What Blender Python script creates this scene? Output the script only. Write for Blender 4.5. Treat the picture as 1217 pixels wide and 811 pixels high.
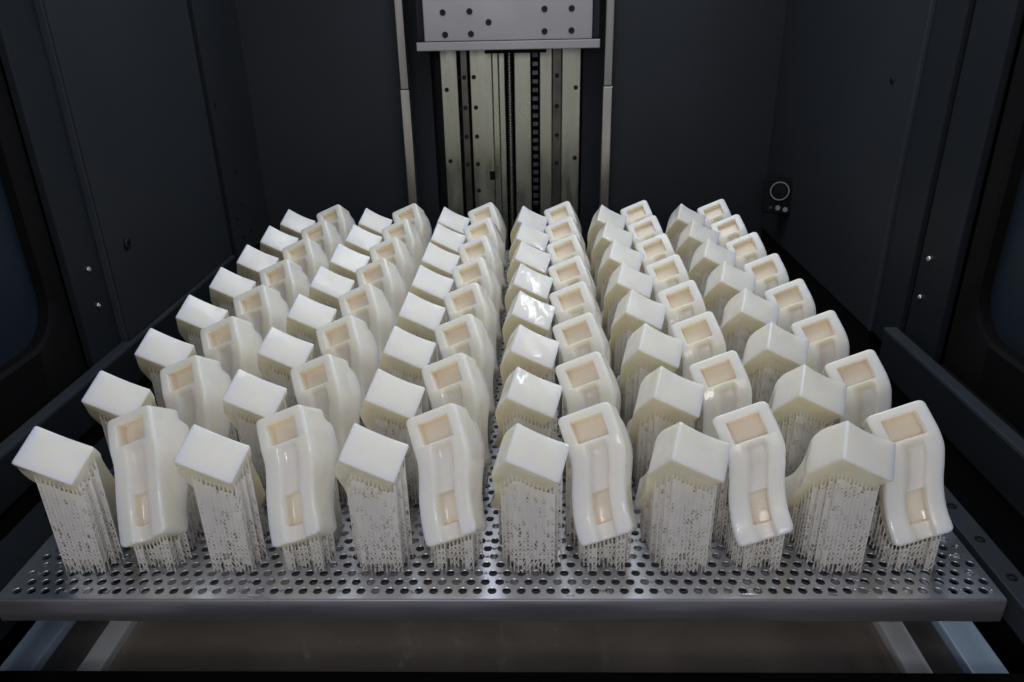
import bpy, bmesh, math, random
from mathutils import Vector, Matrix
from mathutils.bvhtree import BVHTree
import numpy as np

for o in list(bpy.data.objects):
    bpy.data.objects.remove(o)
scene = bpy.context.scene
C = scene.collection
random.seed(7)
R = math.radians

# ------------------------------------------------------------------ camera
PITCH, ROLL, YAW = R(24.33), R(-1.209), R(-1.663)
fwd = Vector((math.sin(YAW)*math.cos(PITCH), math.cos(YAW)*math.cos(PITCH), -math.sin(PITCH)))
rgt = Vector((math.cos(YAW), -math.sin(YAW), 0))
upv = rgt.cross(fwd)
r2 = math.cos(ROLL)*rgt + math.sin(ROLL)*upv
u2 = -math.sin(ROLL)*rgt + math.cos(ROLL)*upv
cd = bpy.data.cameras.new('camera')
cam = bpy.data.objects.new('camera', cd)
C.objects.link(cam)
cam.matrix_world = Matrix(((r2.x, u2.x, -fwd.x, 0), (r2.y, u2.y, -fwd.y, 0), (r2.z, u2.z, -fwd.z, 0.445), (0, 0, 0, 1)))
cd.sensor_width = 36
cd.lens = 886.25/1217*36
cd.clip_start = 0.02
cd.clip_end = 100
scene.camera = cam

# ------------------------------------------------------------------ world and lamps
w = bpy.data.worlds.new('World')
scene.world = w
w.use_nodes = True
bg = w.node_tree.nodes['Background']
bg.inputs[0].default_value = (0.84, 0.87, 1.0, 1)
bg.inputs[1].default_value = 0.48


def area(name, loc, rot, sx, sy, power, col):
    l = bpy.data.lights.new(name, 'AREA')
    l.shape = 'RECTANGLE'
    l.size, l.size_y = sx, sy
    l.energy = power
    l.color = col
    o = bpy.data.objects.new(name, l)
    o.location = loc
    o.rotation_euler = rot
    C.objects.link(o)
    return o


# two strip lamps along the upper side walls of the chamber and one at its ceiling
area('chamber_lamp_right', (0.455, 0.78, 0.66), (0, R(75), 0), 0.06, 0.52, 1.1, (0.86, 0.92, 1.0))
area('chamber_lamp_left', (-0.50, 0.86, 0.84), (0, R(-45), 0), 0.10, 0.62, 0.3, (0.84, 0.92, 1.0))
area('chamber_lamp_ceiling', (0.05, 1.02, 0.92), (0, 0, 0), 0.50, 0.75, 3.1, (0.88, 0.925, 1.0))
# the workshop's light coming in through the open front, behind the camera
area('room_lamp', (-0.25, -1.25, 0.75), (R(78), 0, R(-8)), 0.50, 0.30, 4.2, (1.0, 0.93, 0.89))
scene.view_settings.view_transform = 'Standard'
scene.view_settings.look = 'None'
scene.view_settings.gamma = 1
scene.view_settings.exposure = 0.0
scene.view_settings.use_curve_mapping = False
scene.cycles.max_bounces = 9
scene.cycles.diffuse_bounces = 7
scene.cycles.glossy_bounces = 3
scene.cycles.transmission_bounces = 5
scene.cycles.caustics_reflective = False
scene.cycles.caustics_refractive = False

# ------------------------------------------------------------------ materials


def mat(name, col, rough=0.5, metal=0.0, noise=None, bump=None, rough_var=None, stretch=(1, 1, 1), **kw):
    m = bpy.data.materials.new(name)
    m.use_nodes = True
    nt = m.node_tree
    b = nt.nodes['Principled BSDF']
    b.inputs['Base Color'].default_value = (*col, 1)
    b.inputs['Roughness'].default_value = rough
    b.inputs['Metallic'].default_value = metal
    for k, v in kw.items():
        b.inputs[k.replace('_', ' ')].default_value = v
    tc = mp = None
    if noise or bump or rough_var:
        tc = nt.nodes.new('ShaderNodeTexCoord')
        mp = nt.nodes.new('ShaderNodeMapping')
        mp.inputs['Scale'].default_value = stretch
        nt.links.new(tc.outputs['Object'], mp.inputs[0])
        oi = nt.nodes.new('ShaderNodeObjectInfo')          # every copy gets its own unevenness
        ml = nt.nodes.new('ShaderNodeMath')
        ml.operation = 'MULTIPLY'
        ml.inputs[1].default_value = 7.3
        nt.links.new(oi.outputs['Random'], ml.inputs[0])
        nt.links.new(ml.outputs[0], mp.inputs['Location'])
    if noise:                       # (scale, amount): uneven colour
        n = nt.nodes.new('ShaderNodeTexNoise')
        n.inputs['Scale'].default_value = noise[0]
        n.inputs['Detail'].default_value = 5
        r = nt.nodes.new('ShaderNodeMapRange')
        r.inputs[1].default_value = 0.3
        r.inputs[2].default_value = 0.7
        r.inputs[3].default_value = 1-noise[1]
        r.inputs[4].default_value = 1+noise[1]
        mx = nt.nodes.new('ShaderNodeMix')
        mx.data_type = 'RGBA'
        mx.blend_type = 'MULTIPLY'
        mx.inputs[0].default_value = 1
        mx.inputs[6].default_value = (*col, 1)
        nt.links.new(mp.outputs[0], n.inputs[0])
        nt.links.new(n.outputs[0], r.inputs[0])
        nt.links.new(r.outputs[0], mx.inputs[7])
        nt.links.new(mx.outputs[2], b.inputs['Base Color'])
    if rough_var:                   # (scale, low, high)
        n = nt.nodes.new('ShaderNodeTexNoise')
        n.inputs['Scale'].default_value = rough_var[0]
        n.inputs['Detail'].default_value = 4
        r = nt.nodes.new('ShaderNodeMapRange')
        r.inputs[1].default_value = 0.35
        r.inputs[2].default_value = 0.65
        r.inputs[3].default_value = rough_var[1]
        r.inputs[4].default_value = rough_var[2]
        nt.links.new(mp.outputs[0], n.inputs[0])
        nt.links.new(n.outputs[0], r.inputs[0])
        nt.links.new(r.outputs[0], b.inputs['Roughness'])
    if bump:                        # (scale, distance)
        n = nt.nodes.new('ShaderNodeTexNoise')
        n.inputs['Scale'].default_value = bump[0]
        n.inputs['Detail'].default_value = 3
        bp = nt.nodes.new('ShaderNodeBump')
        bp.inputs['Distance'].default_value = bump[1]
        bp.inputs['Strength'].default_value = 1
        nt.links.new(mp.outputs[0], n.inputs[0])
        nt.links.new(n.outputs[0], bp.inputs['Height'])
        nt.links.new(bp.outputs[0], b.inputs['Normal'])
    return m


RESIN = mat('resin', (0.905, 0.873, 0.80), 0.4, bump=(45, 0.0004), rough_var=(30, 0.3, 0.5),
            Subsurface_Weight=1.0, Subsurface_Radius=(1.0, 0.80, 0.22), Subsurface_Scale=0.018, IOR=1.5)
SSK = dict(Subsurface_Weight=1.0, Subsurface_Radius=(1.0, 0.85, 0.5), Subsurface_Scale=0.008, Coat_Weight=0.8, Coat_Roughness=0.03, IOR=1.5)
CAVITY = mat('cavity_tan_resin', (0.885, 0.805, 0.655), 0.2, bump=(70, 0.0007), noise=(40, 0.05), **SSK)  # deep pocket faces, coloured tanner than the body resin
CHANNEL = mat('channel_pale_tan_resin', (0.90, 0.85, 0.755), 0.2, bump=(70, 0.0007), noise=(40, 0.05), **SSK)  # shallow channel faces, only slightly tanner than the body
UNDER = mat('supported_face_yellow_resin', (0.93, 0.855, 0.63), 0.3, bump=(90, 0.0006), noise=(40, 0.05), **SSK)  # back faces and lower end cap, coloured yellower than the body


def wet(m, amount):
    """patchy film of liquid: a rippled clear coat that covers only part of the surface"""
    nt = m.node_tree
    b = nt.nodes['Principled BSDF']
    mp = next(n for n in nt.nodes if n.type == 'MAPPING')
    n1 = nt.nodes.new('ShaderNodeTexNoise')
    n1.inputs['Scale'].default_value = 26
    r = nt.nodes.new('ShaderNodeMapRange')
    r.inputs[1].default_value = 0.48
    r.inputs[2].default_value = 0.58
    r.inputs[3].default_value = 0.12*amount
    r.inputs[4].default_value = amount
    n2 = nt.nodes.new('ShaderNodeTexNoise')
    n2.inputs['Scale'].default_value = 110
    n2.inputs['Detail'].default_value = 2
    bp = nt.nodes.new('ShaderNodeBump')
    bp.inputs['Distance'].default_value = 0.0005
    for q in (n1, n2):
        nt.links.new(mp.outputs[0], q.inputs[0])
    nt.links.new(n1.outputs[0], r.inputs[0])
    nt.links.new(r.outputs[0], b.inputs['Coat Weight'])
    nt.links.new(n2.outputs[0], bp.inputs['Height'])
    nt.links.new(bp.outputs[0], b.inputs['Coat Normal'])
    b.inputs['Coat Roughness'].default_value = 0.05


wet(RESIN, 1.0)
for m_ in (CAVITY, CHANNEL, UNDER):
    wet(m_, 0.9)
SUPPORT = mat('support_resin', (0.965, 0.95, 0.915), 0.4, noise=(90, 0.015))
_nt = SUPPORT.node_tree
_tr = _nt.nodes.new('ShaderNodeBsdfTranslucent')
_tr.inputs[0].default_value = (0.985, 0.965, 0.915, 1)
_mx = _nt.nodes.new('ShaderNodeMixShader')
_mx.inputs[0].default_value = 0.5
_nt.links.new(_nt.nodes['Principled BSDF'].outputs[0], _mx.inputs[1])
_nt.links.new(_tr.outputs[0], _mx.inputs[2])
_nt.links.new(_mx.outputs[0], _nt.nodes['Material Output'].inputs['Surface'])
STEEL = mat('perforated_steel', (0.70, 0.73, 0.81), 0.3, 1.0, noise=(14, 0.08), rough_var=(9, 0.22, 0.40))
LIPSTEEL = mat('folded_steel', (0.24, 0.235, 0.245), 0.38, 0.7, noise=(10, 0.12), rough_var=(8, 0.25, 0.5), stretch=(1, 8, 8))
FILM = mat('liquid_resin_film', (0.93, 0.92, 0.88), 0.03, Transmission_Weight=0.9, IOR=1.48, bump=(180, 0.0008))
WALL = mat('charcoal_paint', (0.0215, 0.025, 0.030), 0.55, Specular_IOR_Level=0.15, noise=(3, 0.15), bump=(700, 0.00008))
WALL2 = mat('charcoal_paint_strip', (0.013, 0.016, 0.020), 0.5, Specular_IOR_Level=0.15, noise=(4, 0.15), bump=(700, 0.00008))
BLACK = mat('black_rubber', (0.0022, 0.0022, 0.0026), 0.7, Specular_IOR_Level=0.15, noise=(20, 0.3))
BEAM = mat('dark_anodised_beam', (0.034, 0.040, 0.050), 0.45, Specular_IOR_Level=0.15, noise=(8, 0.2), rough_var=(14, 0.35, 0.6))
GLASS = mat('tinted_window', (0.012, 0.019, 0.028), 0.4, Specular_IOR_Level=0.12, noise=(2, 0.2))
ALU = mat('brushed_aluminium', (0.27, 0.265, 0.275), 0.38, 0.6, noise=(6, 0.04), rough_var=(8, 0.36, 0.46))
GUIDE = mat('guide_plate_steel', (0.34, 0.345, 0.285), 0.3, 1.0, noise=(12, 0.07), rough_var=(18, 0.24, 0.4), stretch=(3, 3, 0.6))
RAILST = mat('polished_rail_steel', (0.40, 0.39, 0.355), 0.3, 1.0, noise=(25, 0.12), stretch=(6, 6, 0.5))
RAILDIM = mat('dull_rail_steel', (0.24, 0.235, 0.22), 0.34, 1.0, noise=(25, 0.12), stretch=(6, 6, 0.5))
RUSTY = mat('oiled_rail_steel', (0.10, 0.093, 0.08), 0.3, 0.8, noise=(22, 0.3))
SCREW = mat('black_screw', (0.004, 0.004, 0.0045), 0.5, 0.0, Specular_IOR_Level=0.3, noise=(300, 0.2))
BRIGHTSCREW = mat('bright_screw', (0.7, 0.69, 0.66), 0.2, 1.0, noise=(300, 0.1))
VATRIM = mat('vat_rim_steel', (0.62, 0.80, 1.0), 0.35, 0.1, noise=(14, 0.08))
VATWHITE = mat('vat_lip_white', (0.8, 0.82, 0.83), 0.45, 0.1, noise=(14, 0.12))
VATDARK = mat('vat_gap_dark', (0.10, 0.096, 0.092), 0.5, noise=(30, 0.25))
VATRESIN = mat('liquid_resin_vat', (0.28, 0.24, 0.20), 0.08, noise=(9, 0.25), bump=(7, 0.0015))
LENS = mat('lens_glass', (0.004, 0.005, 0.006), 0.5, Specular_IOR_Level=0.1)
DOT = mat('pale_plastic', (0.20, 0.205, 0.215), 0.4, noise=(200, 0.1))
CHAIN = mat('toothed_rack_steel', (0.075, 0.08, 0.08), 0.35, 0.8, noise=(60, 0.2))

# ------------------------------------------------------------------ helpers


def tag(o, label=None, cat=None, group=None, kind=None):
    if label:
        o['label'] = label
    if cat:
        o['category'] = cat
    if group:
        o['group'] = group
    if kind:
        o['kind'] = kind
    return o


def empty(name, loc=(0, 0, 0)):
    o = bpy.data.objects.new(name, None)
    o.location = loc
    o.empty_display_size = 0.02
    C.objects.link(o)
    return o


def link(name, me, m=None, parent=None, loc=(0, 0, 0)):
    o = bpy.data.objects.new(name, me)
    if m and not me.materials:
        me.materials.append(m)
    o.location = loc
    if parent:
        o.parent = parent
    C.objects.link(o)
    return o


def mesh_from(name, verts, faces, smooth=None):
    me = bpy.data.meshes.new(name)
    me.from_pydata([tuple(v) for v in verts], [], faces)
    me.update()
    if smooth is not None:
        me.polygons.foreach_set('use_smooth', [True]*len(me.polygons))
        me.set_sharp_from_angle(angle=R(smooth))
    return me


def box_bm(bm, x0, x1, y0, y1, z0, z1):
    vs = [bm.verts.new(p) for p in ((x0, y0, z0), (x1, y0, z0), (x1, y1, z0), (x0, y1, z0), (x0, y0, z1), (x1, y0, z1), (x1, y1, z1), (x0, y1, z1))]
    for f in ((0, 3, 2, 1), (4, 5, 6, 7), (0, 1, 5, 4), (1, 2, 6, 5), (2, 3, 7, 6), (3, 0, 4, 7)):
        bm.faces.new([vs[i] for i in f])


def box(name, x, y, z, m, parent=None, bev=0.0015):
    bm = bmesh.new()
    box_bm(bm, *x, *y, *z)
    if bev:
        bmesh.ops.bevel(bm, geom=bm.edges[:], offset=bev, segments=2, affect='EDGES', profile=0.6)
    me = bpy.data.meshes.new(name)
    bm.to_mesh(me)
    bm.free()
    return link(name, me, m, parent)


def screw_mesh(name, rad, h, socket=True):
    """head along +z with a recessed hexagonal socket"""
    n = 16
    v, f = [], []
    rings = [(rad, 0), (rad, h*0.75), (rad*0.88, h), (rad*0.5, h)]
    if socket:
        rings += [(rad*0.5, h*0.35)]
    for r_, z_ in rings:
        for i in range(n):
            a = 2*math.pi*i/n
            v.append((r_*math.cos(a), r_*math.sin(a), z_))
    for k in range(len(rings)-1):
        for i in range(n):
            j = (i+1) % n
            f.append((k*n+i, k*n+j, (k+1)*n+j, (k+1)*n+i))
    f.append(tuple(range((len(rings)-1)*n, len(rings)*n)))
    return mesh_from(name, v, f, 40)


SCREW_ME = screw_mesh('screw', 0.0058, 0.003)
SCREW_ME.materials.append(SCREW)
BSCREW_ME = screw_mesh('bright_screw', 0.0045, 0.003)
BSCREW_ME.materials.append(BRIGHTSCREW)


def screw(parent, loc, axis, me=None, sc=1.0, name='screw'):
    o = link(name, me or SCREW_ME, None, parent, loc)
    o.rotation_euler = {'-y': (R(90), 0, 0), '+x': (0, R(90), 0), '-x': (0, R(-90), 0), '+z': (0, 0, 0)}[axis]
    o.scale = (sc, sc, sc)
    return o


# ------------------------------------------------------------------ the chamber
wb = tag(empty('wall_back', (0, 1.5, 0)), 'charcoal painted rear wall of the machine chamber', 'wall', kind='structure')


def wbox(name, parent, x, y, z, m, bev=0.0015):
    l = parent.location
    return box(name, (x[0]-l.x, x[1]-l.x), (y[0]-l.y, y[1]-l.y), (z[0]-l.z, z[1]-l.z), m, parent, bev)


wbox('panel', wb, (-0.60, -0.2465), (1.500, 1.515), (-0.30, 0.75), WALL)
wbox('panel', wb, (0.1575, 0.52), (1.500, 1.515), (-0.30, 0.75), WALL)
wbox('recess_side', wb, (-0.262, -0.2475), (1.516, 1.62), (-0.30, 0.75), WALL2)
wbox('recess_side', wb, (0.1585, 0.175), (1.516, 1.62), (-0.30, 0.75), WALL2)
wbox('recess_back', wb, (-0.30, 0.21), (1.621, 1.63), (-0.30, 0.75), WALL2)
wbox('recess_flange', wb, (-0.2465, -0.196), (1.575, 1.583), (-0.30, 0.75), WALL)
wbox('recess_flange', wb, (0.106, 0.1575), (1.575, 1.583), (-0.30, 0.75), WALL)

wl = tag(empty('wall_left', (-0.535, 0.9, 0)), 'charcoal painted left side wall of the chamber', 'wall', kind='structure')
wbox('panel', wl, (-0.545, -0.535), (0.896, 1.272), (0.046, 0.75), WALL)
wbox('corner_strip', wl, (-0.560, -0.5415), (1.308, 1.499), (0.02, 0.75), WALL)
wbox('backing', wl, (-0.60, -0.585), (0.20, 1.499), (-0.30, 0.75), BLACK)
wbox('post', wl, (-0.556, -0.546), (0.826, 0.893), (0.040, 0.75), WALL2)
wbox('post_lip', wl, (-0.552, -0.538), (0.8935, 0.8958), (0.040, 0.75), BEAM, 0.0006)
for yy, zz in ((1.326, .296), (1.366, .173), (1.367, .113), (1.336, .094), (1.35, .055), (1.39, .055)):
    screw(wl, (-0.5415+0.535, yy-0.9, zz), '+x', sc=0.6)
screw(wl, (0.0, 0.041, 0.166), '+x', sc=1.25)
for yy, zz in ((0.863, .157), (0.864, .109)):
    screw(wl, (-0.546+0.535, yy-0.9, zz), '+x', BSCREW_ME, 0.8)

wr = tag(empty('wall_right', (0.47, 0.9, 0)), 'charcoal painted right side wall of the chamber', 'wall', kind='structure')
wbox('panel', wr, (0.470, 0.480), (0.965, 1.499), (0.02, 0.75), WALL)
wbox('post', wr, (0.473, 0.485), (0.892, 0.9615), (0.02, 0.75), WALL2)
wbox('post_lip', wr, (0.4685, 0.476), (0.962, 0.9645), (0.02, 0.75), BEAM, 0.0006)
wbox('frame_strip', wr, (0.478, 0.488), (0.812, 0.886), (0.02, 0.75), WALL2)
wbox('backing', wr, (0.515, 0.53), (0.20, 1.499), (-0.30, 0.75), BLACK)
for yy, zz in ((0.865, .157), (0.867, .107)):
    screw(wr, (0.478-0.47, yy-0.9, zz), '-x', BSCREW_ME, 0.8)
screw(wr, (0.0, 1.028-0.9, 0.345), '-x', sc=0.7)


def window(name, sx, x, y_edge, z_bot, label):
    """side window: black rubber surround with a rounded opening and a tinted pane; runs towards the camera"""
    root = empty(name, (x, y_edge, z_bot))
    rad, y_min, z_max, n = 0.05, 0.20, 0.72, 10
    # opening outline relative to root: from near bottom along to the rounded far bottom corner and up
    inner = [(y_min-y_edge, 0.0)]
    for i in range(n+1):
        a = -math.pi/2 + (math.pi/2)*i/n
        inner.append((-rad+rad*math.cos(a), rad+rad*math.sin(a)))
    inner.append((0.0, z_max-z_bot))
    outer = [(y_min-y_edge, -0.065)]
    for i in range(n+1):
        t = i/n
        outer.append((0.028, -0.065) if 0.3 < t < 0.7 else ((-rad+t*2*(rad+.028), -0.065) if t <= 0.3 else (0.028, -0.065+(t-0.7)/0.3*0.1)))
    outer.append((0.028, z_max-z_bot))
    v, f = [], []
    d0, d1 = -sx*0.0, sx*0.022
    for (yy, zz), (oy, oz) in zip(inner, outer):
        v += [(d0, oy, oz), (d0, yy+0.004, zz-0.004), (sx*0.004, yy, zz), (d1, yy, zz)]
    for i in range(len(inner)-1):
        for k in range(3):
            a, b = 4*i+k, 4*(i+1)+k
            f.append((a, b, b+1, a+1))
    link('rubber_surround', mesh_from('rubber_surround', v, f, 40), BLACK, root)
    pv = [(sx*0.016, a, b) for a, b in inner] + [(sx*0.016, y_min-y_edge, z_max-z_bot)]
    pv += [(sx*0.021, p[1], p[2]) for p in pv]
    m = len(inner)+1
    pf = [tuple(range(m)), tuple(range(2*m-1, m-1, -1))] + [(i, (i+1) % m, m+(i+1) % m, m+i) for i in range(m)]
    link('pane', mesh_from('pane', pv, pf), GLASS, root)
    tag(root, label, 'window')
    return root


window('side_window', 1, 0.484, 0.772, 0.108, 'tinted side window with rounded corner and black surround beyond the right edge of the tray')
window('side_window', -1, -0.556, 0.795, 0.100, 'tinted side window with rounded corner and black surround on the left of the chamber')


def beam(name, xin, sx, zt, y0, y1, label):
    b = empty(name, (xin, (y0+y1)/2, zt))
    wbox('top_strip', b, sorted((xin, xin+sx*0.016)), (y0, y1), (zt-0.006, zt), BEAM, 0.002)
    wbox('inner_face', b, sorted((xin+sx*0.001, xin+sx*0.014)), (y0, y1), (zt-0.055, zt-0.0065), WALL2, 0.001)
    wbox('skirt', b, sorted((xin+sx*0.012, xin+sx*0.02)), (y0, y1), (-0.20, zt-0.056), BLACK, 0.001)
    wbox('outer_fill', b, sorted((xin+sx*0.0165, xin+sx*0.06)), (y0, min(y1, 0.80)), (zt-0.03, zt-0.012), BLACK, 0.001)
    return tag(b, label, 'beam')


beam('side_beam', 0.450, 1, 0.060, 0.25, 0.885, 'dark anodised frame beam running under the right side window')
beam('side_beam', -0.530, -1, 0.045, 0.25, 1.27, 'dark anodised frame beam running along the left wall')
wbox('lower_fill', wr, (0.474, 0.482), (0.966, 1.499), (-0.30, 0.018), BLACK)

# ------------------------------------------------------------------ vertical axis at the back
ax = tag(empty('guide_column', (-0.037, 1.56, 0)), 'pale steel guide plate with rails, screw and rack in the rear recess', 'guide column')
for x0, x1 in ((-0.1755, -0.1425), (-0.1175, -0.0735), (-0.0605, -0.0485), (-0.030, 0.003), (0.0205, 0.045), (0.0645, 0.1015)):
    wbox('face_plate', ax, (x0, x1), (1.560, 1.574), (-0.2, 0.7), GUIDE)
wbox('raised_ridge', ax, (-0.073, -0.061), (1.556, 1.574), (-0.2, 0.7), GUIDE)
wbox('rail_bed', ax, (-0.142, -0.118), (1.572, 1.58), (-0.2, 0.7), BLACK)
wbox('guide_rail', ax, (-0.136, -0.122), (1.558, 1.5715), (-0.2, 0.7), RUSTY)
wbox('guide_rail', ax, (0.0455, 0.0640), (1.562, 1.574), (-0.2, 0.7), RUSTY)
wbox('screw_slot', ax, (-0.048, -0.0305), (1.595, 1.60), (-0.2, 0.7), BLACK)
wbox('rack_slot', ax, (0.0035, 0.020), (1.585, 1.59), (-0.2, 0.7), BLACK)
# lead screw: real helical thread
v, f = [], []
NT, turns, pitch_ = 12, 110, 0.005
core, crest = 0.0045, 0.0068
steps = turns*NT
for i in range(steps+1):
    a = 2*math.pi*i/NT
    z_ = -0.1+pitch_*i/NT
    for r_, dz in ((core, 0), (crest, pitch_*0.3), (crest, pitch_*0.5), (core, pitch_*0.8)):
        v.append((r_*math.cos(a), r_*math.sin(a), z_+dz))
for i in range(steps):
    for k in range(3):
        f.append((4*i+k, 4*(i+1)+k, 4*(i+1)+k+1, 4*i+k+1))
    if i+NT <= steps:
        f.append((4*i+3, 4*(i+1)+3, 4*min(i+1+NT, steps), 4*(i+NT)))
link('lead_screw', mesh_from('lead_screw', v, f, 40), RAILST, ax, (-0.0395+0.037, 0.012, 0))
tooth = bmesh.new()
box_bm(tooth, -0.006, 0.006, -0.004, 0.004, -0.0045, 0.0045)
bmesh.ops.bevel(tooth, geom=tooth.edges[:], offset=0.0008, segments=1, affect='EDGES')
tme = bpy.data.meshes.new('rack_tooth')
tooth.to_mesh(tme)
tooth.free()
tme.materials.append(CHAIN)
for i in range(20):
    link('rack_tooth', tme, None, ax, (0.0118+0.037, 0.018, 0.055+i*0.0165))
for px, pz in ((-0.165, .291), (-0.165, .150), (-0.118+.008, .314), (-.108, .256), (-.108, .199), (-.108, .143), (-.108, .088),
               (-.140, .314), (-.139, .254), (-.138, .197), (-.137, .141), (.092, .291), (.092, .153)):
    o = screw(ax, (px+0.037, 0.0, pz), '-y', sc=0.75 if px > -.13 or px < -.15 else 0.5)
for pz in (.256, .199, .143, .314):
    screw(ax, (-0.129+0.037, -0.002, pz), '-y', sc=0.75)
    screw(ax, (0.0548+0.037, 0.002, pz), '-y', sc=0.75)
wbox('square_port', ax, (-0.084, -0.073), (1.5585, 1.5615), (0.110, 0.128), BLACK, 0.0005)

cg = tag(empty('lift_carriage', (-0.037, 1.46, 0.37)), 'bare aluminium carriage plate with black bolts above the guide column', 'carriage')
wbox('plate', cg, (-0.1905, 0.1145), (1.460, 1.478), (0.3845, 0.66), ALU)
wbox('flange', cg, (-0.205, 0.1285), (1.452, 1.500), (0.3690, 0.3840), ALU)
wbox('side_cheek', cg, (-0.206, -0.192), (1.480, 1.53), (0.3850, 0.66), WALL2)
wbox('side_cheek', cg, (0.116, 0.129), (1.480, 1.53), (0.3850, 0.66), WALL2)
wbox('bottom_bracket', cg, (-0.082, 0.032), (1.470, 1.55), (0.362, 0.3685), BLACK)
sc_ = 3.243
for bx, bz in ((-.1545, .433), (-.1062, .434), (-.0725, .4155), (-.152, .396), (-.105, .3965), (-.0585, .379), (.0283, .4355), (.0768, .4355), (.0283, .3985), (.0768, .399)):
    screw(cg, (bx+0.037, 0.0005, bz-0.37), '-y', sc=0.95, name='bolt')


def edge_rail(x0, x1, label):
    e = tag(empty('recess_edge_rail', ((x0+x1)/2, 1.49, 0.0)), label, 'rail')
    wbox('lower_length', e, (x0, x1), (1.478, 1.4995), (-0.2, 0.300), RAILST, 0.002)
    wbox('upper_length', e, (x0+0.001, x1-0.001), (1.4795, 1.4995), (0.3005, 0.7), RAILDIM, 0.002)


edge_rail(-0.246, -0.228, 'polished steel edge strip left of the guide column')
edge_rail(0.139, 0.157, 'polished steel edge strip right of the guide column')

# sensor on the right wall
sm = tag(empty('sensor_module', (0.452, 1.36, 0.118)), 'small black sensor box with round lens on the right wall', 'sensor')
sm.rotation_euler = (R(-8), 0, R(-22))
box('housing', (-0.026, 0.026), (-0.012, 0.02), (-0.034, 0.030), BLACK, sm, 0.003)
v, f = [], []
n = 40
for r_, y_ in ((0.0165, -0.012), (0.0165, -0.0165), (0.0148, -0.0165), (0.0148, -0.013)):
    for i in range(n):
        v.append((r_*math.cos(2*math.pi*i/n), y_, r_*math.sin(2*math.pi*i/n)))
for k in range(3):
    for i in range(n):
        f.append((k*n+i, k*n+(i+1) % n, (k+1)*n+(i+1) % n, (k+1)*n+i))
link('lens_ring', mesh_from('lens_ring', v, f, 40), DOT, sm, (0.003, 0, 0.008))
v = [(0, -0.0145, 0)]+[(0.0147*math.cos(2*math.pi*i/n), -0.0128, 0.0147*math.sin(2*math.pi*i/n)) for i in range(n)]
link('lens', mesh_from('lens', v, [(0, 1+(i+1) % n, 1+i) for i in range(n)], 60), LENS, sm, (0.003, 0, 0.008))
for k, (dx, dz, rr) in enumerate(((-0.009, -0.0225, 0.003), (0.0035, -0.0225, 0.0045), (0.0165, -0.0245, 0.0045))):
    o = screw(sm, (dx, -0.0122, dz), '-y', screw_mesh('button', rr, 0.002, False), name='button')
    o.data.materials.append(DOT if k else BEAM)

# ------------------------------------------------------------------ the vat below the tray
vat = tag(empty('resin_vat', (-0.037, 0.9, -0.13)), 'steel rimmed tank of amber liquid resin under the perforated tray', 'vat')
Y = (0.30, 1.45)
wbox('outer_rim', vat, (-0.518, -0.484), Y, (-0.20, -0.130), VATRIM, 0.002)
wbox('rim_gap', vat, (-0.4835, -0.4415), Y, (-0.21, -0.140), VATDARK, 0.001)
wbox('inner_lip', vat, (-0.441, -0.418), Y, (-0.20, -0.131), VATWHITE, 0.002)
wbox('inner_lip', vat, (0.348, 0.372), Y, (-0.20, -0.131), VATWHITE, 0.002)
wbox('rim_gap', vat, (0.3725, 0.4065), Y, (-0.21, -0.140), VATDARK, 0.001)
wbox('outer_rim', vat, (0.407, 0.441), Y, (-0.20, -0.130), VATRIM, 0.002)
wbox('liquid', vat, (-0.4175, 0.3475), Y, (-0.22, -0.142), VATRESIN, 0.0)
fl = tag(box('chamber_floor', (-0.62, 0.55), (0.2, 1.62), (-0.26, -0.225), BLACK, None, 0.001), 'black floor of the chamber under the vat', 'floor', kind='structure')
fb = tag(box('front_sill', (-0.62, 0.56), (0.25, 0.504), (-0.129, -0.1195), BLACK, None, 0.002), 'black machine sill along the bottom edge in front of the tray', 'sill', kind='structure')

# ------------------------------------------------------------------ perforated tray
PX0, PX1, PY0, PY1 = -0.451, 0.381, 0.4690, 1.42
tray = tag(empty('build_tray', ((PX0+PX1)/2, PY0, 0)), 'perforated steel tray with folded front edge carrying all the prints', 'tray')
tl = tray.location
PXP, PYP, HR = 0.01220, 0.01057, 0.00362
cols = int((PX1-PX0-0.010)/PXP)
rows = int((PY1-PY0-0.012)/PYP)
mx0 = (PX0+PX1)/2 - (cols-0.5)*PXP/2
v, f = [], []
NH = 14
cs = [(math.cos(2*math.pi*i/NH), math.sin(2*math.pi*i/NH)) for i in range(NH)]
hx, hy = PXP/2, PYP/2
outp = []
for c_, s_ in cs:
    t = min(hx/abs(c_) if abs(c_) > 1e-9 else 1e9, hy/abs(s_) if abs(s_) > 1e-9 else 1e9)
    outp.append((c_*t, s_*t))
corners = [(hx, hy), (-hx, hy), (-hx, -hy), (hx, -hy)]
holes = []
YH0 = PY0+0.0105
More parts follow.
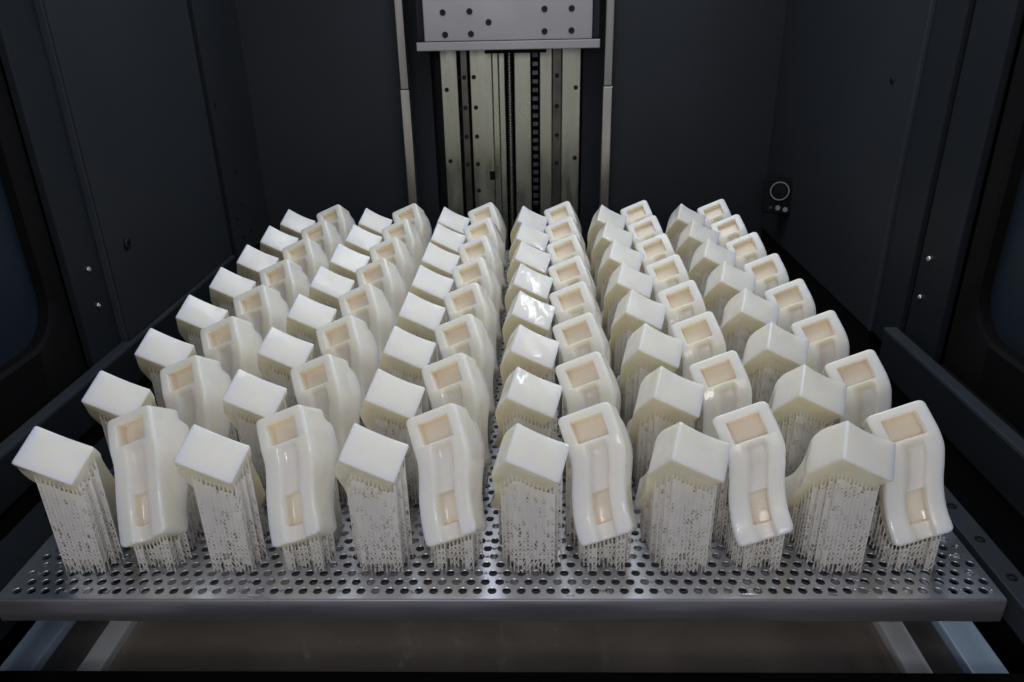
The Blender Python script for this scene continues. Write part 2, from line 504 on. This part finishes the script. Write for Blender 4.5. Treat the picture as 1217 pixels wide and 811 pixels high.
for r_ in range(rows):
    for k in range(cols):
        if (r_ % 2) and k == cols-1:
            pass
        cx = mx0 + k*PXP + (PXP/2 if r_ % 2 else 0) + PXP*0.25 - PXP*0.0
        cx -= PXP*0.25
        cx += PXP*0.25
        cy = YH0 + r_*PYP
        holes.append((cx, cy))
        b = len(v)
        for (ox, oy) in outp:
            v.append((cx+ox-tl.x, cy+oy-tl.y, 0))
        for c_, s_ in cs:
            v.append((cx+(HR+.0003)*c_-tl.x, cy+(HR+.0003)*s_-tl.y, 0))
        for c_, s_ in cs:
            v.append((cx+HR*c_-tl.x, cy+HR*s_-tl.y, -0.0004))
        for c_, s_ in cs:
            v.append((cx+HR*c_-tl.x, cy+HR*s_-tl.y, -0.0030))
        for i in range(NH):
            j = (i+1) % NH
            for q in range(3):
                f.append((b+q*NH+i, b+q*NH+j, b+(q+1)*NH+j, b+(q+1)*NH+i))
        # corner triangles of the cell
        for (qx, qy) in corners:
            a0 = math.atan2(qy, qx) % (2*math.pi)
            i = int(a0/(2*math.pi)*NH)
            j = (i+1) % NH
            v.append((cx+qx-tl.x, cy+qy-tl.y, 0))
            f.append((b+i, len(v)-1, b+j))
# margins: left and right per row, front and back
for r_ in range(rows):
    off = (PXP/2 if r_ % 2 else 0)+PXP*0.25
    xl, xr = mx0+off-PXP/2, mx0+(cols-1)*PXP+off+PXP/2
    y0, y1 = YH0+r_*PYP-hy, YH0+r_*PYP+hy
    for a, b2 in ((PX0, xl), (xr, PX1)):
        b = len(v)
        v += [(a-tl.x, y0-tl.y, 0), (b2-tl.x, y0-tl.y, 0), (b2-tl.x, y1-tl.y, 0), (a-tl.x, y1-tl.y, 0)]
        f.append((b, b+1, b+2, b+3))
yb = YH0+(rows-1)*PYP+hy
for a, b2 in ((PY0+0.0015, YH0-hy), (yb, PY1)):
    b = len(v)
    v += [(PX0-tl.x, a-tl.y, 0), (PX1-tl.x, a-tl.y, 0), (PX1-tl.x, b2-tl.y, 0), (PX0-tl.x, b2-tl.y, 0)]
    f.append((b, b+1, b+2, b+3))
link('perforated_sheet', mesh_from('perforated_sheet', v, f), STEEL, tray)
# folded front edge, with a small bend radius, slightly uneven
v, f = [], []
prof = [(0.0015, 0.0), (0.0009, -0.0003), (0.0003, -0.0009), (0.0, -0.0018), (0.0, -0.0225), (0.0008, -0.0238), (0.002, -0.0243), (0.014, -0.0243)]
NX = 40
for i in range(NX+1):
    x_ = PX0+(PX1-PX0)*i/NX
    wv = 0.0003*math.sin(i*0.7)+0.0002*math.sin(i*1.9)
    for (py, pz) in prof:
        v.append((x_-tl.x, py+(wv if pz < -0.003 else 0), pz))
for i in range(NX):
    for k in range(len(prof)-1):
        f.append((8*i+k, 8*i+k+1, 8*(i+1)+k+1, 8*(i+1)+k))
link('front_edge', mesh_from('front_edge', v, f, 40), LIPSTEEL, tray)
wbox('side_edge', tray, (PX0, PX0+0.002), (PY0+0.002, PY1), (-0.024, -0.0004), LIPSTEEL, 0.0004)
wbox('side_edge', tray, (PX1-0.002, PX1), (PY0+0.002, PY1), (-0.024, -0.0004), LIPSTEEL, 0.0004)
for xx in (-0.30, -0.037, 0.22):
    wbox('under_rib', tray, (xx-0.012, xx+0.012), (PY0+0.26, PY1), (-0.06, -0.018), LIPSTEEL, 0.001)
# liquid left standing in some holes
v, f = [], []
rs = random.Random(3)
for (cx, cy) in holes:
    wet = 0.22+0.5*max(0, math.sin(cx*23+1)*math.sin(cy*31))
    if rs.random() > wet or cy > 1.0:
        continue
    b = len(v)
    dz = rs.uniform(0.0006, 0.0016)
    dome = rs.uniform(-0.0010, 0.0012)
    for r_, h_ in ((0.00358, 0), (0.0026, dome*0.5), (0.0013, dome*0.88)):
        for c_, s_ in cs:
            v.append((cx+r_*c_-tl.x, cy+r_*s_-tl.y, -dz+h_))
    v.append((cx-tl.x, cy-tl.y, -dz+dome))
    for i in range(NH):
        j = (i+1) % NH
        f.append((b+i, b+j, b+NH+j, b+NH+i))
        f.append((b+NH+i, b+NH+j, b+2*NH+j, b+2*NH+i))
        f.append((b+2*NH+i, b+2*NH+j, b+3*NH))
tag(link('resin_film', mesh_from('resin_film', v, f, 60), FILM, tray), kind='stuff')
# wet drops on the sheet
v, f = [], []
for k in range(150):
    if k < 6:
        cx, cy, ra, rb = [(-0.232, .4735, .007, .0018), (.176, .4745, .008, .0017), (-.10, .478, .003, .002), (.03, .4742, .003, .0015), (.245, .476, .004, .002), (-.36, .478, .003, .002)][k]
    else:
        cx, cy = rs.uniform(PX0+.01, PX1-.01), rs.uniform(PY0+.004, PY0+.075)
        hxk, hyk = min(holes[:cols*9], key=lambda h: (h[0]-cx)**2+(h[1]-cy)**2)
        cx, cy = hxk+PXP/2*rs.choice((-1, 1)), hyk
        ra, rb = rs.uniform(.0010, .0021), rs.uniform(.001, .002)
    b = len(v)
    for q, (sc, h_) in enumerate(((1, 0.0001), (0.85, 0.0005), (0.5, 0.0009))):
        for c_, s_ in cs:
            wob = 1+0.12*math.sin(3*math.atan2(s_, c_)+k)
            v.append((cx+ra*sc*c_*wob-tl.x, cy+rb*sc*s_*wob-tl.y, h_))
    v.append((cx-tl.x, cy-tl.y, 0.0011))
    for i in range(NH):
        j = (i+1) % NH
        f.append((b+i, b+j, b+NH+j, b+NH+i))
        f.append((b+NH+i, b+NH+j, b+2*NH+j, b+2*NH+i))
        f.append((b+2*NH+i, b+2*NH+j, b+3*NH))
tag(link('resin_drops', mesh_from('resin_drops', v, f, 60), FILM, tray), kind='stuff')

sr = tag(empty('support_rail', (0.402, 0.9, 0)), 'dark support rail with screw holes right of the tray', 'rail')
wbox('bar', sr, (0.391, 0.413), (0.33, 1.42), (-0.03, -0.003), BEAM, 0.0015)
for i in range(18):
    screw(sr, (0.0, 0.449+i*0.049-0.9, -0.0042), '+z', sc=0.75)
sl = tag(empty('support_rail', (-0.475, 0.9, 0)), 'dark support rail left of the tray', 'rail')
wbox('bar', sl, (-0.508, -0.462), (0.33, 1.42), (-0.05, -0.012), WALL2, 0.0015)
for i in range(9):
    screw(sl, (-0.01, 0.5+i*0.1-0.9, -0.0122), '+z', sc=0.7)

# ------------------------------------------------------------------ the prints
U = np.array([.91631361, -.03695971, .39875224])
D = np.array([.28450355, -.6406735, -.7131586])
N = np.array([-.28182813, -.76692336, .57654268])
RZ = np.diag([-1., -1., 1.])
O_B = np.array([-43.9, 552.7-550, 121.6])
O_A = np.array([-35.4, 514.5-550, 120.0])
PP, RP, Y0 = 0.130, 0.09994, 0.550
L_, W_ = 106.5, 48.0


def smooth01(t):
    t = min(1, max(0, t))
    return t*t*(3-2*t)


def win(x, a, b, r=1.2):
    return smooth01((x-a)/r)*smooth01((b-x)/r)


def interp(x, xs, ys):
    """smooth monotone-ish interpolation (Catmull-Rom through the samples)"""
    if x <= xs[0]:
        return ys[0]
    if x >= xs[-1]:
        return ys[-1]
    i = max(k for k in range(len(xs)) if xs[k] <= x)
    i = min(i, len(xs)-2)
    h = xs[i+1]-xs[i]
    t = (x-xs[i])/h
    def m(k):
        if k == 0:
            return (ys[1]-ys[0])/(xs[1]-xs[0])
        if k == len(xs)-1:
            return (ys[-1]-ys[-2])/(xs[-1]-xs[-2])
        return (ys[k+1]-ys[k-1])/(xs[k+1]-xs[k-1])
    m0, m1 = m(i)*h, m(i+1)*h
    t2, t3 = t*t, t*t*t
    return (2*t3-3*t2+1)*ys[i]+(t3-2*t2+t)*m0+(-2*t3+3*t2)*ys[i+1]+(t3-t2)*m1


ES, EU = [0, 14, 28, 40, 52, 64, 76, 90, 107], [-0.6, 0, 0.4, -0.5, -4.7, -9.9, -13.9, -16.9, -18]
FS, FN = [0, 14, 27, 31, 40, 52, 64, 76, 90, 107], [0.8, 1.8, 2.2, 1.6, -0.6, -4.3, -8.2, -11.6, -14.2, -15.2]
BS, BN_B, BN_A = [0, 11, 16, 60, 107], [-33, -33.4, -42.5, -44, -45], [-33, -33, -33.2, -36, -42]


def depth(v, s):
    p = 10.5*win(v, 9.6, 38.4)*win(s, 7.2, 27.4)
    fl = 4.6*smooth01((v-14.5)/6.5)*smooth01((35-v)/3.5)*smooth01((s-28.5)/6)
    l = 6.0*win(v, 17.2, 33.4, 1.4)*win(s, 67, 93.5, 1.4)
    return max(p, fl+l)


def body(basis, org, bow):
    us = [4.5, 7, 9.4, 9.8, 10.2, 10.8, 13, 15.4, 16.2, 17, 17.8, 18.6, 19.6, 22, 26, 30, 32, 32.6, 33.2, 33.8, 34.4, 37.0, 37.6, 38.1, 38.6, 41, 43.5]
    ss = [0, 0.12, 0.4, 0.8, 1.4, 2.2, 3.2, 4.2, 5.2, 6.8, 7.3, 7.7, 8.1, 8.6, 10, 11, 12.5, 14, 16, 18, 21, 24, 26, 26.4, 26.8, 27.2, 27.6, 28.5]
    ss += list(np.arange(30, 66, 1.8)) + [66, 66.9, 67.4, 67.9, 68.5, 70] + list(np.arange(72, 92, 2)) + [92, 92.5, 93, 93.6, 95, 97, 99, 101, 103, 104.2, 105.2, 105.9, 106.3, 106.5]
    rc, rb = (2.0 if bow else 2.8), 1.5
    rings = []
    for s in ss:
        nf, nb, e = interp(s, FS, FN), interp(s, BS, BN_A if bow else BN_B), interp(s, ES, EU)
        pts = []
        pts.append((0, nf-rc))
        for a in (67.5, 45, 22.5):
            pts.append((rc-rc*math.sin(R(a)), nf-rc+rc*math.cos(R(a))))
        pts.append((rc, nf))
        for v_ in us:
            pts.append((v_, nf-depth(v_, s)))
        pts.append((W_-rc, nf))
        for a in (22.5, 45, 67.5):
            pts.append((W_-rc+rc*math.sin(R(a)), nf-rc+rc*math.cos(R(a))))
        pts.append((W_, nf-rc))
        for t in (0.25, 0.5, 0.75):
            pts.append((W_, nf-rc+(nb+rb-nf+rc)*t))
        pts.append((W_, nb+rb))
        pts.append((W_-rb*0.3, nb+rb*0.3))
        for t in (0, 0.2, 0.4, 0.6, 0.8, 1):
            pts.append((W_-rb-(W_-2*rb)*t, nb))
        pts.append((rb*0.3, nb+rb*0.3))
        pts.append((0, nb+rb))
        for t in (0.25, 0.5, 0.75):
            pts.append((0, nb+rb+(nf-rc-nb-rb)*t))
        re = 1.4 if s < 50 else 2.4
        q = s if s < 50 else L_-s
        ins = re-math.sqrt(max(0, re*re-(re-q)**2)) if q < re else 0
        rp = 1.6 if bow else 5.0
        insv = rp-math.sqrt(max(0, rp*rp-(rp-q)**2)) if q < rp else 0
        cn = (nf+nb)/2
        ring = []
        for (v_, n_) in pts:
            v2 = W_/2+(v_-W_/2)*(1-max(ins, insv)/(W_/2))
            n2 = cn+(n_-cn)*(1-ins/((nf-nb)/2))
            s2 = s
            if bow:
                s2 += bow*(1-((v_-W_/2)/(W_/2))**2)*max(0, 1-s/14)*min(1, max(0, (n_+36)/36))
                s2 -= 4.0*(v_/W_)*max(0, 1-s/14)
            ring.append((v2+e, s2, n2))
        rings.append(ring)
    m = len(rings[0])
    loc = np.array([p for r_ in rings for p in r_])
    world = (org + loc[:, :1]*basis[0] + loc[:, 1:2]*basis[1] + loc[:, 2:]*basis[2])/1000
    faces = []
    for i in range(len(rings)-1):
        for j in range(m):
            k = (j+1) % m
            faces.append((i*m+j, i*m+k, (i+1)*m+k, (i+1)*m+j))
    faces.append(tuple(range(m-1, -1, -1)))
    b0 = (len(rings)-1)*m
    faces.append(tuple(range(b0, b0+m)))
    me = bpy.data.meshes.new('shell_body')
    me.from_pydata([tuple(p) for p in world], [], faces)
    bm = bmesh.new()
    bm.from_mesh(me)
    bmesh.ops.recalc_face_normals(bm, faces=bm.faces[:])
    bm.to_mesh(me)
    bvh = BVHTree.FromBMesh(bm)
    bm.free()
    me.polygons.foreach_set('use_smooth', [True]*len(me.polygons))
    me.set_sharp_from_angle(angle=R(48))
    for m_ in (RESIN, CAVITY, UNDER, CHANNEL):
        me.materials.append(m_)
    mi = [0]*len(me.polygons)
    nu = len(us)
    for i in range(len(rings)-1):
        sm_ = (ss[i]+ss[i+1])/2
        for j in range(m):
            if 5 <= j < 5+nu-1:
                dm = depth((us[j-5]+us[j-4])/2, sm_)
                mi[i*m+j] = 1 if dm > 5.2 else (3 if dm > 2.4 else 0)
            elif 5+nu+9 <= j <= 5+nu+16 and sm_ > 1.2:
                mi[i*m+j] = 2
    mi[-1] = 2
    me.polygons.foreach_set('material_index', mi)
    return me, bvh, world


def prism(v, f, a, b, r0, r1=None):
    """thin four-sided strut between two points"""
    r1 = r0 if r1 is None else r1
    a, b = Vector(a), Vector(b)
    d = b-a
    if d.length < 1e-6:
        return
    s = d.cross(Vector((0, 0, 1)))
    if s.length < 1e-7:
        s = Vector((1, 0, 0))
    s.normalize()
    t = d.cross(s).normalized()
    k = len(v)
    for p, r_ in ((a, r0), (b, r1)):
        for q in (s, t, -s, -t):
            v.append(tuple(p+q*r_))
    for i in range(4):
        j = (i+1) % 4
        f.append((k+i, k+j, k+4+j, k+4+i))


def supports(bvh, world, seed, fill_hi, fill_lo, setback):
    """crossing lattice walls between the tray and the underside of a print"""
    rs = random.Random(seed)
    v, f = [], []
    gx, gy = 0.0034, 0.0058
    x0, x1 = world[:, 0].min(), world[:, 0].max()
    y0, y1 = world[:, 1].min(), world[:, 1].max()
    nx, ny = int((x1-x0)/gx)+1, int((y1-y0)/gy)+1
    top = {}
    pos = {}
    for i in range(nx):
        for j in range(ny):
            x_, y_ = x0+0.0015+i*gx, y0+0.0018+j*gy
            hit = bvh.ray_cast(Vector((x_, y_, -0.01)), Vector((0, 0, 1)))
            if hit[0] is not None and hit[0].z > 0.004 and abs(hit[1].z) > 0.12:
                top[i, j] = hit[0].z
                pos[i, j] = (x_+rs.uniform(-1, 1)*0.00015, y_+rs.uniform(-1, 1)*0.00015)
    # the walls stand a little inside the outline of the print
    for i in range(nx):
        js = sorted(j for (a, j) in top if a == i)
        if js:
            yf = pos[i, js[0]][1]
            for j in js:
                if pos[i, j][1] < yf+setback*rs.uniform(0.75, 1.1):
                    del top[i, j]
    for j in range(ny):
        js = sorted(i for (i, b) in top if b == j)
        for i in set(js[:1]+js[-1:]):
            del top[i, j]
    for (i, j), h in top.items():
        x_, y_ = pos[i, j]
        hb = h-rs.uniform(0.003, 0.0065)
        hb = max(hb, h*0.5)
        prism(v, f, (x_, y_, 0), (x_, y_, hb), 0.00042)
        if rs.random() < 0.5:
            prism(v, f, (x_, y_, 0), (x_, y_, rs.uniform(0.002, 0.004)), 0.0011, 0.0004)
        prism(v, f, (x_, y_, hb), (x_, y_, h+0.0006), 0.0008, 0.00025)
    ch = 0.0044
    for (i, j), h in top.items():
        for di, dj in ((1, 0), (0, 1)):
            if dj and i % 2 and (i not in (1, nx-2)):
                continue
            k = (i+di, j+dj)
            if k not in top:
                continue
            a, b = pos[i, j], pos[k]
            hm = min(h, top[k])-0.004
            z_ = rs.uniform(0, 0.002)
            lev = 0
            while z_+ch < hm+0.003:
                z2 = min(z_+ch*(1.45 if z_ < 0.014 else 1.0), hm)
                if z_ < 0.005 and rs.random() < 0.35:
                    z_ = z2+1e-5
                    continue
                pf = fill_lo+(fill_hi-fill_lo)*smooth01((z_-0.014+0.010*math.sin(a[0]*310+a[1]*170+seed))/0.030)
                if dj:
                    pf *= 0.6
                if rs.random() < pf:
                    q = len(v)
                    v += [(*a, z_), (*b, z_), (*b, z2), (*a, z2)]
                    f.append((q, q+1, q+2, q+3))
                else:
                    if rs.random() < 0.85:
                        prism(v, f, (*a, z_), (*b, z2), 0.0005)
                    if rs.random() < 0.85:
                        prism(v, f, (*b, z_), (*a, z2), 0.0005)
                z_ = z2+1e-5
                lev += 1
    me = mesh_from('support_lattice', v, f)
    me.materials.append(SUPPORT)
    return me


bB, bvhB, wB = body((U, D, N), O_B, 0)
bA, bvhA, wA = body((RZ@U, RZ@D, RZ@N), O_A, 4.0)
sA = [supports(bvhA, wA, 11+k, 0.76, 0.24, 0.0085) for k in range(3)]
sB = [supports(bvhB, wB, 31+k, 0.45, 0.22, 0.005) for k in range(3)]

ORD = ['first', 'second', 'third', 'fourth', 'fifth', 'sixth', 'seventh', 'eighth']
ROWN = ['front row'] + ['%s row' % o for o in ORD[1:7]] + ['rearmost row']


def colname(c):
    return ['leftmost', 'second', 'third', 'fourth', 'fifth', 'rightmost'][c]


for r_ in range(8):
    for c in range(6):
        for kind in 'AB':
            root = empty('resin_print', ((c-2.5)*PP+random.uniform(-.0006, .0006), Y0+r_*RP+random.uniform(-.0006, .0006), 0))
            root.rotation_euler.z = R(random.uniform(-0.5, 0.5))
            k = (r_*3+c*2) % 3
            if kind == 'A':
                lab = 'cream resin half leaning forward, blank end up, %s, %s' % (ROWN[r_], colname(c))
                lab += ' of such columns' if c in (0, 5) else ' such column from left'
                o = link('body', bA, None, root)
                s = link('support_lattice', sA[k], None, root)
            else:
                lab = 'cream resin half showing its open pocket, %s, %s' % (ROWN[r_], colname(c))
                lab += ' pocketed column' if c in (0, 5) else ' pocketed column from left'
                o = link('body', bB, None, root)
                s = link('support_lattice', sB[k], None, root)
            s['kind'] = 'stuff'
            tag(root, lab, 'resin print', 'resin halves printed in rows on the tray')
